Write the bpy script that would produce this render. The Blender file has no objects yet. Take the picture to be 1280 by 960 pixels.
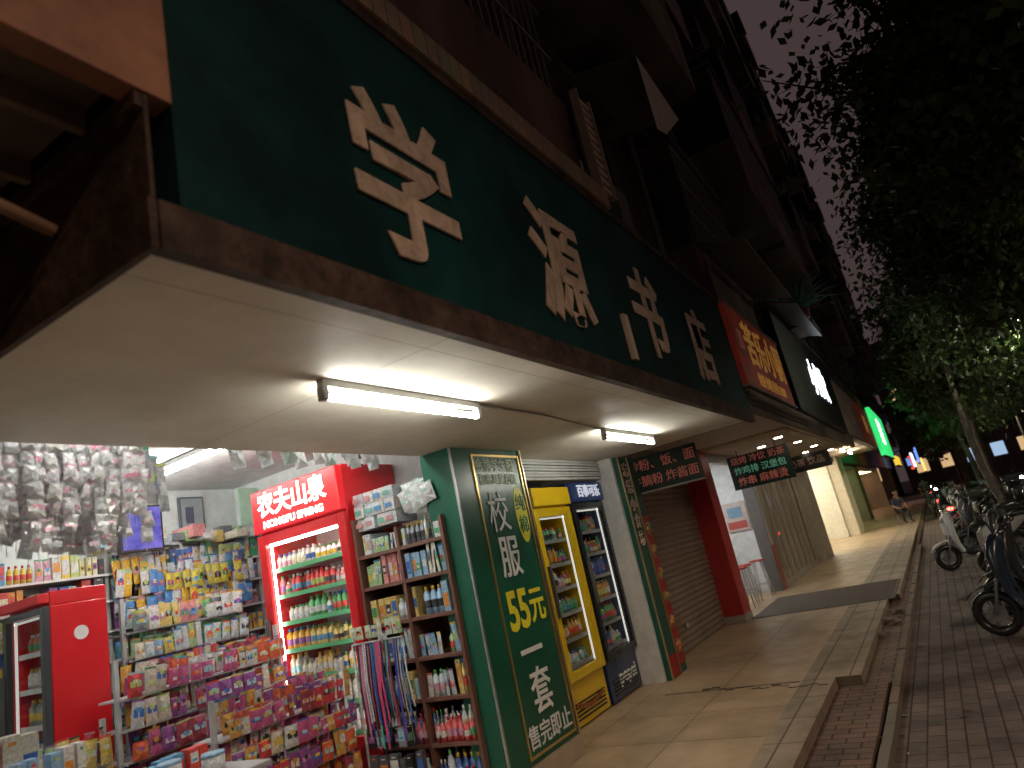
import bpy, math, random
import numpy as np
from mathutils import Vector, Matrix, Euler
random.seed(7); np.random.seed(7)
R=random.uniform
scene=bpy.context.scene
scene.view_settings.view_transform='Standard'
scene.view_settings.look='None'
scene.view_settings.exposure=0
COL=scene.collection
# ---------------------------------------------------------------- materials
def nt(name):
    m=bpy.data.materials.new(name); m.use_nodes=True
    t=m.node_tree; b=t.nodes['Principled BSDF']
    return m,t,b
def _noise(t,scale,detail=5,rough=.6,coord='Object'):
    tc=t.nodes.new('ShaderNodeTexCoord'); n=t.nodes.new('ShaderNodeTexNoise')
    n.inputs['Scale'].default_value=scale; n.inputs['Detail'].default_value=detail; n.inputs['Roughness'].default_value=rough
    t.links.new(tc.outputs[coord],n.inputs['Vector']); return n
def _ramp(t,src,a,b,p0=.35,p1=.7):
    r=t.nodes.new('ShaderNodeValToRGB'); r.color_ramp.elements[0].color=(*a,1); r.color_ramp.elements[1].color=(*b,1)
    r.color_ramp.elements[0].position=p0; r.color_ramp.elements[1].position=p1
    t.links.new(src,r.inputs[0]); return r
def nosample(m):
    m.cycles.emission_sampling='NONE'; return m
def mat(name,col,rough=.6,metal=0,var=.25,scale=4,bump=0.0,emit=0,spec=.5,stain=0):
    m,t,b=nt(name)
    n=_noise(t,scale)
    lo=tuple(max(0,c*(1-var)) for c in col); hi=tuple(min(1,c*(1+var*.5)) for c in col)
    r=_ramp(t,n.outputs['Fac'],lo,hi); out=r.outputs[0]
    if stain:
        n3=_noise(t,scale*5,8,.75); r3=_ramp(t,n3.outputs['Fac'],(1-stain,)*3,(1,1,1),.38,.55)
        mx=t.nodes.new('ShaderNodeMix'); mx.data_type='RGBA'; mx.blend_type='MULTIPLY'; mx.inputs[0].default_value=1
        t.links.new(out,mx.inputs[6]); t.links.new(r3.outputs[0],mx.inputs[7]); out=mx.outputs[2]
    t.links.new(out,b.inputs['Base Color'])
    b.inputs['Roughness'].default_value=rough; b.inputs['Metallic'].default_value=metal
    b.inputs['Specular IOR Level'].default_value=spec
    if emit:
        t.links.new(out,b.inputs['Emission Color']); b.inputs['Emission Strength'].default_value=emit; nosample(m)
    if bump:
        bp=t.nodes.new('ShaderNodeBump'); bp.inputs['Strength'].default_value=bump; bp.inputs['Distance'].default_value=.02
        n2=_noise(t,scale*6); t.links.new(n2.outputs['Fac'],bp.inputs['Height']); t.links.new(bp.outputs[0],b.inputs['Normal'])
    return m
def emat(name,col,s,sample=True):
    m,t,b=nt(name); b.inputs['Base Color'].default_value=(*col,1)
    b.inputs['Emission Color'].default_value=(*col,1); b.inputs['Emission Strength'].default_value=s
    if not sample: nosample(m)
    return m
def vcmat(name,rough=.5,metal=0,var=.2,scale=8,emit=0,spec=.5,coat=0,streak=False):
    m,t,b=nt(name)
    a=t.nodes.new('ShaderNodeAttribute'); a.attribute_name='Col'
    n=_noise(t,scale)
    if streak:
        mp=t.nodes.new('ShaderNodeMapping'); mp.inputs['Scale'].default_value=(1,1,.15)
        t.links.new(n.inputs['Vector'].links[0].from_socket,mp.inputs[0]); t.links.new(mp.outputs[0],n.inputs['Vector'])
    r=_ramp(t,n.outputs['Fac'],(1-var,)*3,(1,1,1))
    mx=t.nodes.new('ShaderNodeMix'); mx.data_type='RGBA'; mx.blend_type='MULTIPLY'; mx.inputs[0].default_value=1
    t.links.new(a.outputs['Color'],mx.inputs[6]); t.links.new(r.outputs[0],mx.inputs[7])
    t.links.new(mx.outputs[2],b.inputs['Base Color'])
    b.inputs['Roughness'].default_value=rough; b.inputs['Metallic'].default_value=metal
    b.inputs['Specular IOR Level'].default_value=spec; b.inputs['Coat Weight'].default_value=coat
    if emit:
        t.links.new(mx.outputs[2],b.inputs['Emission Color']); b.inputs['Emission Strength'].default_value=emit
        if emit<1: nosample(m)
    return m
def brickmat(name,c1,c2,mort,w,h,ms,rough=.3,offset=.5,var=.3,bump=.3,dirt=2.0,rot=0,rv=.2,stain=0):
    m,t,b=nt(name)
    tc=t.nodes.new('ShaderNodeTexCoord'); mp=t.nodes.new('ShaderNodeMapping'); mp.inputs['Rotation'].default_value=(0,0,rot)
    br=t.nodes.new('ShaderNodeTexBrick'); br.offset=offset
    t.links.new(tc.outputs['Object'],mp.inputs[0]); t.links.new(mp.outputs[0],br.inputs['Vector'])
    br.inputs['Color1'].default_value=(*c1,1); br.inputs['Color2'].default_value=(*c2,1); br.inputs['Mortar'].default_value=(*mort,1)
    br.inputs['Scale'].default_value=1; br.inputs['Mortar Size'].default_value=ms; br.inputs['Brick Width'].default_value=w; br.inputs['Row Height'].default_value=h
    br.inputs['Mortar Smooth'].default_value=.2
    n=_noise(t,dirt,8,.65); r=_ramp(t,n.outputs['Fac'],(1-var,)*3,(1,1,1),.3,.65)
    mx=t.nodes.new('ShaderNodeMix'); mx.data_type='RGBA'; mx.blend_type='MULTIPLY'; mx.inputs[0].default_value=1
    t.links.new(br.outputs['Color'],mx.inputs[6]); t.links.new(r.outputs[0],mx.inputs[7]); out=mx.outputs[2]
    if stain:
        n3=_noise(t,dirt*7,9,.8); r3=_ramp(t,n3.outputs['Fac'],(1-stain,)*3,(1,1,1),.30,.42)
        m2=t.nodes.new('ShaderNodeMix'); m2.data_type='RGBA'; m2.blend_type='MULTIPLY'; m2.inputs[0].default_value=1
        t.links.new(out,m2.inputs[6]); t.links.new(r3.outputs[0],m2.inputs[7]); out=m2.outputs[2]
    t.links.new(out,b.inputs['Base Color'])
    n2=_noise(t,dirt*3,6); r2=_ramp(t,n2.outputs['Fac'],(rough,)*3,(min(1,rough+rv),)*3); t.links.new(r2.outputs[0],b.inputs['Roughness'])
    bp=t.nodes.new('ShaderNodeBump'); bp.inputs['Strength'].default_value=bump; bp.inputs['Distance'].default_value=.01; bp.invert=True
    t.links.new(br.outputs['Fac'],bp.inputs['Height']); t.links.new(bp.outputs[0],b.inputs['Normal'])
    return m
def glassmat(name,fac=.12,tint=(1,1,1)):
    m=bpy.data.materials.new(name); m.use_nodes=True; t=m.node_tree; t.nodes.clear()
    o=t.nodes.new('ShaderNodeOutputMaterial'); a=t.nodes.new('ShaderNodeBsdfTransparent'); a.inputs[0].default_value=(*tint,1)
    g=t.nodes.new('ShaderNodeBsdfGlossy'); g.inputs['Roughness'].default_value=.04
    x=t.nodes.new('ShaderNodeMixShader'); x.inputs[0].default_value=fac
    t.links.new(a.outputs[0],x.inputs[1]); t.links.new(g.outputs[0],x.inputs[2]); t.links.new(x.outputs[0],o.inputs[0]); return m

M_matte=vcmat('painted_matte',.75); M_semi=vcmat('painted_semi',.4); M_gloss=vcmat('glossy_plastic',.25,var=.08,coat=.3)
M_goods=vcmat('goods_packaging',.38,var=.45,scale=60); M_wall=vcmat('grimy_wall',.85,var=.65,scale=1.6,streak=True)
M_metal=vcmat('brushed_metal',.32,metal=.85,var=.2)
M_glass=glassmat('thin_glass',.10); M_dglass=glassmat('cooler_glass',.09)
# ---------------------------------------------------------------- mesh builder
class MB:
    def __init__(s): s.v=[];s.f=[];s.c=[];s.sm=[];s.M=None
    def _a(s,pts):
        i=len(s.v)
        for p in pts:
            p=Vector(p)
            if s.M is not None: p=s.M@p
            s.v.append(p[:])
        return i
    def face(s,idx,c,sm=False): s.f.append(idx); s.c.append(c); s.sm.append(sm)
    def quad(s,a,b,c,d,col): i=s._a([a,b,c,d]); s.face((i,i+1,i+2,i+3),col)
    def poly(s,pts,col): i=s._a(pts); s.face(tuple(range(i,i+len(pts))),col)
    def box(s,lo,hi,col):
        x0,y0,z0=lo;x1,y1,z1=hi
        s.hexa([(x0,y0,z0),(x1,y0,z0),(x1,y1,z0),(x0,y1,z0),(x0,y0,z1),(x1,y0,z1),(x1,y1,z1),(x0,y1,z1)],col)
    def hexa(s,p,col):
        i=s._a(p)
        for q in ((0,3,2,1),(4,5,6,7),(0,1,5,4),(1,2,6,5),(2,3,7,6),(3,0,4,7)): s.face(tuple(i+k for k in q),col)
    def cyl(s,a,b,r0,r1,col,n=10,caps=True):
        a=Vector(a);b=Vector(b);d=(b-a).normalized()
        u=d.orthogonal().normalized();w=d.cross(u)
        i=s._a([a+(u*math.cos(2*math.pi*k/n)+w*math.sin(2*math.pi*k/n))*r0 for k in range(n)]+[b+(u*math.cos(2*math.pi*k/n)+w*math.sin(2*math.pi*k/n))*r1 for k in range(n)])
        for k in range(n):
            k2=(k+1)%n; s.face((i+k,i+k2,i+n+k2,i+n+k),col,True)
        if caps: s.face(tuple(i+k for k in range(n))[::-1],col); s.face(tuple(i+n+k for k in range(n)),col)
    def loft(s,secs,col,n=12):
        idx=[]
        for (cx,cy,cz,ry,rz,t) in secs:
            u=Vector((math.sin(t),0,math.cos(t))); c=Vector((cx,cy,cz))
            pts=[]
            for k in range(n):
                th=2*math.pi*k/n; ca,sa=math.cos(th),math.sin(th)
                ca=math.copysign(abs(ca)**.75,ca); sa=math.copysign(abs(sa)**.75,sa)
                pts.append(c+Vector((0,1,0))*ry*ca+u*rz*sa)
            idx.append(s._a(pts))
        for a,b in zip(idx,idx[1:]):
            for k in range(n):
                k2=(k+1)%n; s.face((a+k,a+k2,b+k2,b+k),col,True)
        s.face(tuple(idx[0]+k for k in range(n)),col); s.face(tuple(idx[-1]+k for k in range(n)),col)
    def ell(s,c,r,col,n=10,m=7):
        rings=[]
        for j in range(m+1):
            ph=math.pi*j/m; rr=max(.02,math.sin(ph))
            rings.append(s._a([(c[0]+r[0]*rr*math.cos(2*math.pi*k/n),c[1]+r[1]*rr*math.sin(2*math.pi*k/n),c[2]+r[2]*math.cos(ph)) for k in range(n)]))
        for a,b in zip(rings,rings[1:]):
            for k in range(n):
                k2=(k+1)%n; s.face((a+k,b+k,b+k2,a+k2),col,True)
    def torus(s,c,Rr,r,col,n=20,m=8):
        rings=[]
        for j in range(n):
            a=2*math.pi*j/n
            rings.append(s._a([(c[0]+(Rr+r*math.cos(2*math.pi*k/m))*math.cos(a),c[1]+r*1.2*math.sin(2*math.pi*k/m),c[2]+(Rr+r*math.cos(2*math.pi*k/m))*math.sin(a)) for k in range(m)]))
        for j in range(n):
            a=rings[j];b=rings[(j+1)%n]
            for k in range(m):
                k2=(k+1)%m; s.face((a+k,b+k,b+k2,a+k2),col,True)
    def build(s,name,m,parent=None):
        me=bpy.data.meshes.new(name); me.from_pydata(s.v,[],s.f); 
        at=me.color_attributes.new('Col','FLOAT_COLOR','CORNER')
        arr=[]
        for f,c in zip(s.f,s.c): arr.extend([c[0],c[1],c[2],1.0]*len(f))
        at.data.foreach_set('color',arr)
        me.polygons.foreach_set('use_smooth',s.sm)
        me.materials.append(m); me.update()
        o=bpy.data.objects.new(name,me); COL.objects.link(o)
        if parent: o.parent=parent
        return o
def empty(name,loc=(0,0,0),rz=0):
    e=bpy.data.objects.new(name,None); e.location=loc; e.rotation_euler=(0,0,rz); COL.objects.link(e); return e
def bevel(o,w=.006):
    b=o.modifiers.new('b','BEVEL'); b.width=w; b.segments=2; b.limit_method='ANGLE'; return o
def text(s,size,loc,m,parent,face='-Y',bold=0.0,extrude=.004,name='lettering',sx=1,sy=1,align='CENTER',space=1,lspace=1,bev=0):
    cu=bpy.data.curves.new(name,'FONT'); cu.body=s; cu.size=size; cu.align_x=align; cu.align_y='CENTER'
    cu.extrude=extrude; cu.offset=bold; cu.space_character=space; cu.space_line=lspace; cu.resolution_u=3
    if bev: cu.bevel_depth=bev; cu.bevel_resolution=2
    o=bpy.data.objects.new(name,cu); COL.objects.link(o); o.location=loc; o.data.materials.append(m)
    o.rotation_euler=(math.radians(90),0,0 if face=='-Y' else math.radians(-90)); o.scale=(sx,sy,1)
    if parent: o.parent=parent
    return o
W=(.8,.8,.78); K=(.02,.02,.022); RED=(.55,.015,.02); 
PAL=[(.75,.75,.72),(.7,.72,.75),(.75,.08,.06),(.05,.15,.5),(.8,.55,.06),(.06,.35,.14),(.75,.3,.05),(.1,.35,.6),(.7,.35,.45),(.8,.75,.5),(.4,.7,.75),(.05,.05,.06),(.35,.12,.4),(.78,.78,.76),(.55,.65,.2)]
WP=[(.78,.78,.76),(.7,.75,.78),(.78,.74,.6),(.6,.7,.75),(.75,.3,.3),(.8,.6,.2),(.3,.5,.7),(.4,.6,.3),(.2,.22,.25)]
def g_box(mb,x,w,y,d,z,h,pal):
    c=random.choice(pal); mb.box((x,y,z),(x+w,y+d,z+h),c)
    c2=random.choice(PAL); a=R(.15,.35); b=R(.55,.85)
    mb.box((x+w*.1,y-.002,z+h*a),(x+w*.9,y,z+h*b),c2)
    if random.random()<.6: mb.box((x+w*.25,y-.004,z+h*(a+.08)),(x+w*.75,y-.002,z+h*(a+.08)+h*.12),random.choice(PAL))
    mb.box((x+w*.3,y-.002,z+h*.9),(x+w*.7,y,z+h*.94),random.choice(PAL))
def g_bottle(mb,x,w,y,z,h,body,cap,lab,n=8):
    r=w*.46; cx=x+w/2; cy=y+r
    mb.cyl((cx,cy,z),(cx,cy,z+h*.68),r,r,body,n)
    mb.cyl((cx,cy,z+h*.68),(cx,cy,z+h*.86),r,r*.42,body,n,False)
    mb.cyl((cx,cy,z+h*.86),(cx,cy,z+h),r*.45,r*.45,cap,n)
    mb.cyl((cx,cy,z+h*.22),(cx,cy,z+h*.5),r*1.03,r*1.03,lab,n,False)
def g_packet(mb,x,w,y,z,h,pal,rot=.12,lp=None):
    lp=lp or PAL
    c=random.choice(pal); t=w*.16
    a=R(-rot,rot); ca,sa=math.cos(a),math.sin(a); cx=x+w/2; cz=z+h/2; yt=R(-.015,.015)
    def T(px,dy,pz):
        dx=px-cx;dz=pz-cz; return (cx+dx*ca-dz*sa,y+dy+yt*(dx/w),cz+dx*sa+dz*ca)
    i=mb._a([T(x,0,z),T(x+w,0,z),T(x+w*.97,0,z+h),T(x+w*.03,0,z+h),T(cx,-t,z+h*.3),T(cx,-t,z+h*.7)])
    for q in ((0,1,4),(1,2,5,4),(2,3,5),(3,0,4,5)): mb.face(tuple(i+k for k in q),c,False)
    c2=random.choice(lp); k0=R(.25,.45);k1=k0+R(.15,.3)
    i=mb._a([T(x+w*.12,-t*.9,z+h*k0),T(x+w*.88,-t*.9,z+h*k0),T(x+w*.88,-t*.9,z+h*k1),T(x+w*.12,-t*.9,z+h*k1)]); mb.face((i,i+1,i+2,i+3),c2)
    i=mb._a([T(x+w*.3,-t*1.02,z+h*(k1-.1)),T(x+w*.7,-t*1.02,z+h*(k1-.1)),T(x+w*.7,-t*1.02,z+h*(k1+.06)),T(x+w*.3,-t*1.02,z+h*(k1+.06))]); mb.face((i,i+1,i+2,i+3),random.choice(lp))
    i=mb._a([T(x,-.005,z+h*.93),T(x+w,-.005,z+h*.93),T(x+w,-.005,z+h),T(x,-.005,z+h)]); mb.face((i,i+1,i+2,i+3),random.choice(lp))
def row(mb,x0,x1,y,d,z,h,kind,pal=PAL,w=(.05,.12)):
    x=x0
    grp=0
    while x<x1-.03:
        if grp<=0:
            ww=R(*w); hh=h*R(.55,.95); p=[random.choice(pal)] if random.random()<.7 else pal; grp=random.randint(1,4)
            k=kind if kind!='mix' else random.choice(['box','box','bottle','packet'])
            cc=random.choice(pal); lb=random.choice(PAL); cp=random.choice([W,RED,(.05,.2,.5),(.1,.4,.1),(.8,.5,.05)])
        grp-=1
        if x+ww>x1: ww=max(.03,x1-x)
        if random.random()<.05: x+=ww; continue
        if k=='box': g_box(mb,x,ww*.95,y+R(0,.04),d*.8,z,hh*R(.93,1),p)
        elif k=='bottle':
            bw=min(ww,.075); g_bottle(mb,x,bw,y+R(0,.015),z,hh,cc,cp,lb); 
            if d>.2: g_bottle(mb,x,bw,y+.09,z,hh,cc,cp,lb)
            x+=bw+.004; continue
        else: g_packet(mb,x,ww,y+R(0,.03),z,hh,p)
        x+=ww+R(.0,.012)
# ---------------------------------------------------------------- ground
def plane(name,x0,x1,y0,y1,z,m):
    mb=MB(); mb.quad((x0,y0,z),(x1,y0,z),(x1,y1,z),(x0,y1,z),(1,1,1)); return mb.build(name,m)
M_asph=mat('asphalt',(.05,.047,.045),.7,var=.4,scale=30,bump=.4)
plane('road',-200,900,-400,400,-.29,M_asph)
M_paver=brickmat('paver_brick',(.25,.19,.16),(.175,.14,.125),(.055,.045,.04),.24,.12,.007,.65,.5,.6,.5,1.6,stain=.4)
mb=MB(); mb.box((-20,-2.6,-.45),(140,.84,-.15),(1,1,1)); mb.build('pavement',M_paver)
mb=MB()
for k in range(160): mb.box((-20+k,-2.78,-.45),(-20+k+.985,-2.603,-.145),(.3+R(-.04,.04),)*3)
mb.build('kerb',M_matte)
M_step=brickmat('red_brick_step',(.30,.18,.135),(.22,.145,.115),(.06,.05,.04),.22,.11,.008,.55,.5,.55,.5,2,math.pi/2,stain=.4)
mb=MB(); mb.box((-20,.90,-.45),(7.2,1.32,-.085),(1,1,1)); mb.box((7.203,.86,-.45),(12,1.1,-.085),(1,1,1)); mb.box((12.003,.86,-.45),(60,.96,-.085),(1,1,1)); mb.build('brick_step',M_step)
mb=MB()
for k in range(46): mb.box((-2+k*.5,.79,-.45),(-2+k*.5+.49,.857,-.07+R(-.01,.005)),(.24+R(-.05,.04),.19,.15))
mb.build('step_edge_stones',M_matte)
M_tile=brickmat('beige_floor_tile',(.60,.44,.28),(.54,.395,.25),(.20,.14,.09),.8,.8,.006,.30,0,.42,.12,1.1,0,.3,stain=.22)
M_edge=brickmat('granite_edge_tile',(.46,.36,.26),(.38,.30,.22),(.12,.09,.06),.6,.3,.008,.5,0,.55,.3,2,stain=.35)
mb=MB()
mb.box((-20,1.623,-.45),(60,8,-.0),(1,1,1)); mb.build('shop_walkway',M_tile)
mb=MB(); mb.box((-20,1.323,-.45),(7.2,1.62,.002),(1,1,1)); mb.box((7.203,1.103,-.45),(12,1.62,.002),(1,1,1)); mb.box((12.003,.963,-.45),(60,1.62,.002),(1,1,1)); mb.build('walkway_edge',M_edge)
mb=MB()
for k in range(14):
    y=1.36+k*.09; x=6.95+.05*math.sin(k*1.7)+.02*k; mb.box((x,y,.003),(x+R(.015,.045),y+.085,.0055+.0003*k),(.10,.08,.06))
mb.box((7.15,1.64,.002),(7.19,3.0,.006),(.25,.19,.13))
mb.box((11.6,1.0,.004),(13.8,3.1,.01),(.14,.12,.10))
for k in range(26): mb.box((11.65+k*.082,1.05,.010),(11.69+k*.082,3.05,.014),(.2,.17,.14))
mb.build('floor_mat',M_matte)
mb=MB()
for k in range(9):
    x=R(9.2,11.0);y=R(.9,1.1);s=R(.05,.12);mb.hexa([(x+R(-s,s)*.3+a*s,y+b*s*.6,-.085+c*s*.6) for a,b,c in ((-1,-1,0),(1,-1,0),(1,1,0),(-1,1,0),(-.7,-.6,1),(.8,-.7,1),(.7,.8,1),(-.8,.7,1))],(.2,.16,.13))
mb.build('loose_stones',M_matte)
lt=MB()
for k in range(90):
    x=R(4,22);y=R(-.3,1.0); z=-.146 if y<.78 else -.08; a=R(0,3); s=R(.02,.045); lt.quad((x-s*math.cos(a),y-s*math.sin(a),z),(x+s*.4*math.sin(a),y-s*.4*math.cos(a),z+.006),(x+s*math.cos(a),y+s*math.sin(a),z+.003),(x-s*.4*math.sin(a),y+s*.4*math.cos(a),z+.008),random.choice([(.2,.13,.05),(.12,.14,.04),(.5,.5,.45)]))
lt.build('leaf_litter',M_matte)
# ---------------------------------------------------------------- canopy & main sign
CY=1.5
can=empty('shop_canopy')
M_soff=brickmat('soffit_board',(.82,.79,.70),(.79,.75,.66),(.52,.48,.41),2.35,1.7,.004,.55,0,.32,.1,1.1,stain=.25)
mb=MB(); mb.box((1.0,CY+.02,2.6),(7.95,3.4,2.72),(1,1,1)); mb.build('soffit',M_soff,can)
M_trim=mat('weathered_brown_trim',(.105,.066,.05),.65,var=.6,scale=4,bump=.3,stain=.5,spec=.3)
mb=MB()
mb.box((.98,CY-.03,2.57),(8.0,CY+.02,2.715),(1,1,1)); mb.box((.98,CY-.03,4.04),(8.0,CY+.1,4.1),(1,1,1))
mb.box((7.95,CY+.02,2.6),(8.0,3.1,2.76),(1,1,1))
mb.box((.955,CY-.02,2.57),(.978,3.1,2.72),(1,1,1)); mb.box((.965,CY-.02,2.723),(.978,3.1,3.05),(1,1,1)); mb.box((.94,CY-.02,3.0),(.963,3.1,3.06),(1,1,1))
mb.build('trim',M_trim,can)
mb=MB(); mb.box((1.0,1.62,2.73),(7.9,3.1,3.98),(.06,.05,.045)); mb.build('canopy_core',M_wall,can)
sg=empty('bookshop_sign')
M_green=mat('green_sign_sheet',(.0065,.053,.055),.6,var=.6,scale=.9,stain=.22,spec=.15)
mb=MB(); mb.box((1.05,CY-.02,2.718),(7.97,CY+.09,4.038),(1,1,1)); mb.build('panel',M_green,sg)
M_cream=mat('cream_letters',(.66,.51,.40),.75,var=.35,scale=3,stain=.3)
for ch,x,z in (('学',2.13,3.17),('源',3.56,3.19),('书',5.07,3.21),('店',6.52,3.18)):
    text(ch,.80,(x,CY-.03,z),M_cream,sg,bold=.014,extrude=.003,name='character',sx=.90,bev=.005)
mb=MB(); mb.box((4.40,CY-.05,2.78),(4.48,CY-.022,3.12),(.62,.52,.42)); mb.build('bracket',M_matte,sg)
mb=MB()
for k in range(38): mb.box((1.0+k*.1,1.45,4.104),(1.0+k*.1+.092,1.75,4.27),(.34+R(-.08,.05),.24+R(-.03,.03),.16))
mb.box((1.0,1.5,4.275),(4.8,1.8,4.31),(.3,.22,.15)); mb.build('tiled_ledge',M_matte)
nb=empty('neighbour_sign_box')
M_or=mat('terracotta_sign',(.36,.17,.105),.65,var=.4,scale=1.5,stain=.2)
mb=MB(); mb.box((-4,CY-.03,3.05),(1.045,CY+.05,4.5),(1,1,1)); mb.build('panel',M_or,nb)
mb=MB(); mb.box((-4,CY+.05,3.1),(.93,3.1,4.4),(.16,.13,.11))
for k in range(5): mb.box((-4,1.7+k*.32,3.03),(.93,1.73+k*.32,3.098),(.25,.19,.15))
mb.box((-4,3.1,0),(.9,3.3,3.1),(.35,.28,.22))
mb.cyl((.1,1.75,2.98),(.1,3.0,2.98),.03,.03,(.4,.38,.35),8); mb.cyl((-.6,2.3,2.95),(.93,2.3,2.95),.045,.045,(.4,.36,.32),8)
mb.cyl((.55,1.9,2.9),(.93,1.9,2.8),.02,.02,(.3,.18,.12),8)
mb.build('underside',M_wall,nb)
mb=MB(); mb.box((-3,CY-.05,3.95),(.78,CY-.031,4.4),(.15,.10,.07)); mb.build('dark_lettering_band',M_matte,nb)
# ---------------------------------------------------------------- fluorescent lamps
M_tube=emat('tube_glow',(1,.97,.86),62)
M_tubei=emat('tube_glow_inside',(1,1,.95),85)
def tube(x,y,z,L,axis='X',m=M_tube):
    e=empty('fluorescent_lamp',(x,y,z),0 if axis=='X' else math.pi/2)
    mb=MB(); mb.box((-L/2-.03,-.022,.01),(L/2+.03,.022,.05),(.7,.7,.68)); mb.box((-L/2-.035,-.022,-.055),(-L/2-.0,.022,.01),(.5,.5,.5)); mb.box((L/2,-.022,-.055),(L/2+.035,.022,.01),(.5,.5,.5)); bevel(mb.build('housing',M_matte,e),.004)
    mb=MB(); mb.cyl((-L/2,0,-.035),(L/2,0,-.035),.015,.015,(1,1,1),10); mb.build('tube',m,e)
    return e
tube(2.82,2.2,2.55,1.22); tube(6.25,2.32,2.55,1.22)
mb=MB(); mb.cyl((3.45,2.2,2.59),(4.3,2.2,2.59),.008,.008,(.5,.5,.48),6); mb.cyl((4.3,2.2,2.59),(5.6,2.32,2.59),.006,.006,(.4,.4,.38),6); mb.build('soffit_conduit',M_matte)
tube(3.5,5.15,3.02,1.0,'Y',M_tubei); tube(3.45,6.1,3.02,.7,'Y',M_tubei); tube(1.95,4.3,3.02,.9,'Y',M_tubei); tube(3.7,3.7,3.02,1.1,'X',M_tubei); tube(1.85,3.42,3.02,.6,'X',M_tubei)  # last two tubes are added out of view, to brighten the shelf and packets
# ---------------------------------------------------------------- bookshop interior
shop=empty('bookshop_interior')
mb=MB()
wc=(.70,.73,.72)
mb.box((.9,3.3,3.08),(5.1,6.8,3.2),(.78,.80,.80)) 
mb.box((.9,6.6,.1),(5.1,6.8,3.08),wc); mb.box((5.0,3.43,.1),(5.4,6.6,3.08),wc); mb.box((.8,3.3,.0),(.9,6.8,3.2),wc)
mb.box((.9,3.12,2.603),(4.34,3.3,3.2),(.5,.48,.44))
mb.build('walls',M_matte,shop)
mb=MB(); mb.box((.9,3.3,.002),(5.0,6.6,.1),(.45,.4,.33)); mb.build('floor',M_semi,shop)
bs=empty('stationery_wall_shelf'); mb=MB(); g=MB()
ZS=(.3,.55,.8,1.05,1.3,1.55,1.8,2.05,2.28)
for z in ZS: mb.box((2.2,6.25,z-.02),(5.0,6.6,z),(.7,.7,.68)); 
for x in (2.18,3.38,4.1,4.97): mb.box((x,6.3,.1),(x+.03,6.59,2.5),(.6,.6,.6))
for z in ZS:
    row(g,3.42,4.95,6.26,.2,z,.24,'mix' if z<1.5 else 'packet',PAL,(.035,.08)); row(g,2.22,3.36,6.26,.2,z,.24,'mix',PAL,(.035,.08))
for z in (2.15,1.93):
    for q in range(2): row(g,3.4,4.8,6.2-.05*q,.1,z-.1*q,.26,'packet',[(.8,.7,.1),(.1,.3,.7),(.7,.75,.8),(.85,.5,.05),(.75,.75,.75),(.1,.12,.3)],(.05,.09))
mb.build('frame',M_semi,bs); g.build('goods',M_goods,bs)
def cooler(name,loc,rz,w,h,d,col,inner,pals,header=.4,base=.3,door=None,frame=.06,light=3.0,bar=(.7,.7,.7),nsh=6,hem=.5):
    e=empty(name,loc,rz); mb=MB(); door=door or col
    zt=h-header
    mb.box((-w/2,0.03,0),(w/2,d,base),col); mb.box((-w/2,.03,base),(-w/2+.04,d,zt),col); mb.box((w/2-.04,.03,base),(w/2,d,zt),col)
    mb.box((-w/2+.04,d-.04,base),(w/2-.04,d,zt),inner)
    mb.box((-w/2,.03,zt),(w/2,d,h),col)
    for k in range(5): mb.box((-w/2+.08,.018,.05+k*.035),(w/2-.08,.03,.067+k*.035),K)
    f=frame
    mb.box((-w/2,-.02,base),(-w/2+f,.027,zt),door); mb.box((w/2-f,-.02,base),(w/2,.027,zt),door)
    mb.box((-w/2+f,-.02,base),(w/2-f,.027,base+f),door); mb.box((-w/2+f,-.02,zt-f),(w/2-f,.027,zt),door)
    mb.box((-w/2+f*.3,-.06,1.0),(-w/2+f*.3+.025,-.021,1.5),(.1,.1,.1))
    bevel(mb.build('cabinet',M_gloss,e),.008)
    mb=MB(); mb.box((-w/2+.0,-.05,zt+.02),(w/2,.028,h-.01),col); bevel(mb.build('header_panel',vcmat(name+'_header',.3,emit=hem,var=.1),e),.01)
    mb=MB(); g=MB()
    zs=[base+f+.02+(zt-base-2*f-.02)*k/nsh for k in range(nsh)]
    hh=(zt-base-2*f)/nsh
    for i,z in enumerate(zs):
        mb.box((-w/2+.045,.08,z-.012),(w/2-.045,d-.05,z),(.75,.75,.75)); mb.box((-w/2+.045,.066,z-.025),(w/2-.045,.079,z+.012),bar)
        row(g,-w/2+.06,w/2-.06,.1,.3,z,hh*.86,'bottle',pals[i%len(pals)],(.055,.075))
    mb.box((-w/2+.041,d-.05,base),(w/2-.041,d-.042,zt),inner)
    mb.build('racks',M_semi,e); g.build('bottles',M_goods,e)
    mb=MB(); mb.box((-w/2+f+.005,.035,base+f),(-w/2+f+.02,.05,zt-f),(1,1,1)); mb.box((w/2-f-.02,.035,base+f),(w/2-f-.005,.05,zt-f),(1,1,1)); mb.box((-w/2+f,.035,zt-f-.02),(w/2-f,.05,zt-f-.005),(1,1,1))
    mb.build('led_strips',emat(name+'_led',(1,1,.92),light*3),e)
    mb=MB(); mb.quad((-w/2+f,.0,base+f),(w/2-f,.0,base+f),(w/2-f,.0,zt-f),(-w/2+f,.0,zt-f),(1,1,1)); mb.build('door_glass',M_dglass,e)
    return e
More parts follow.
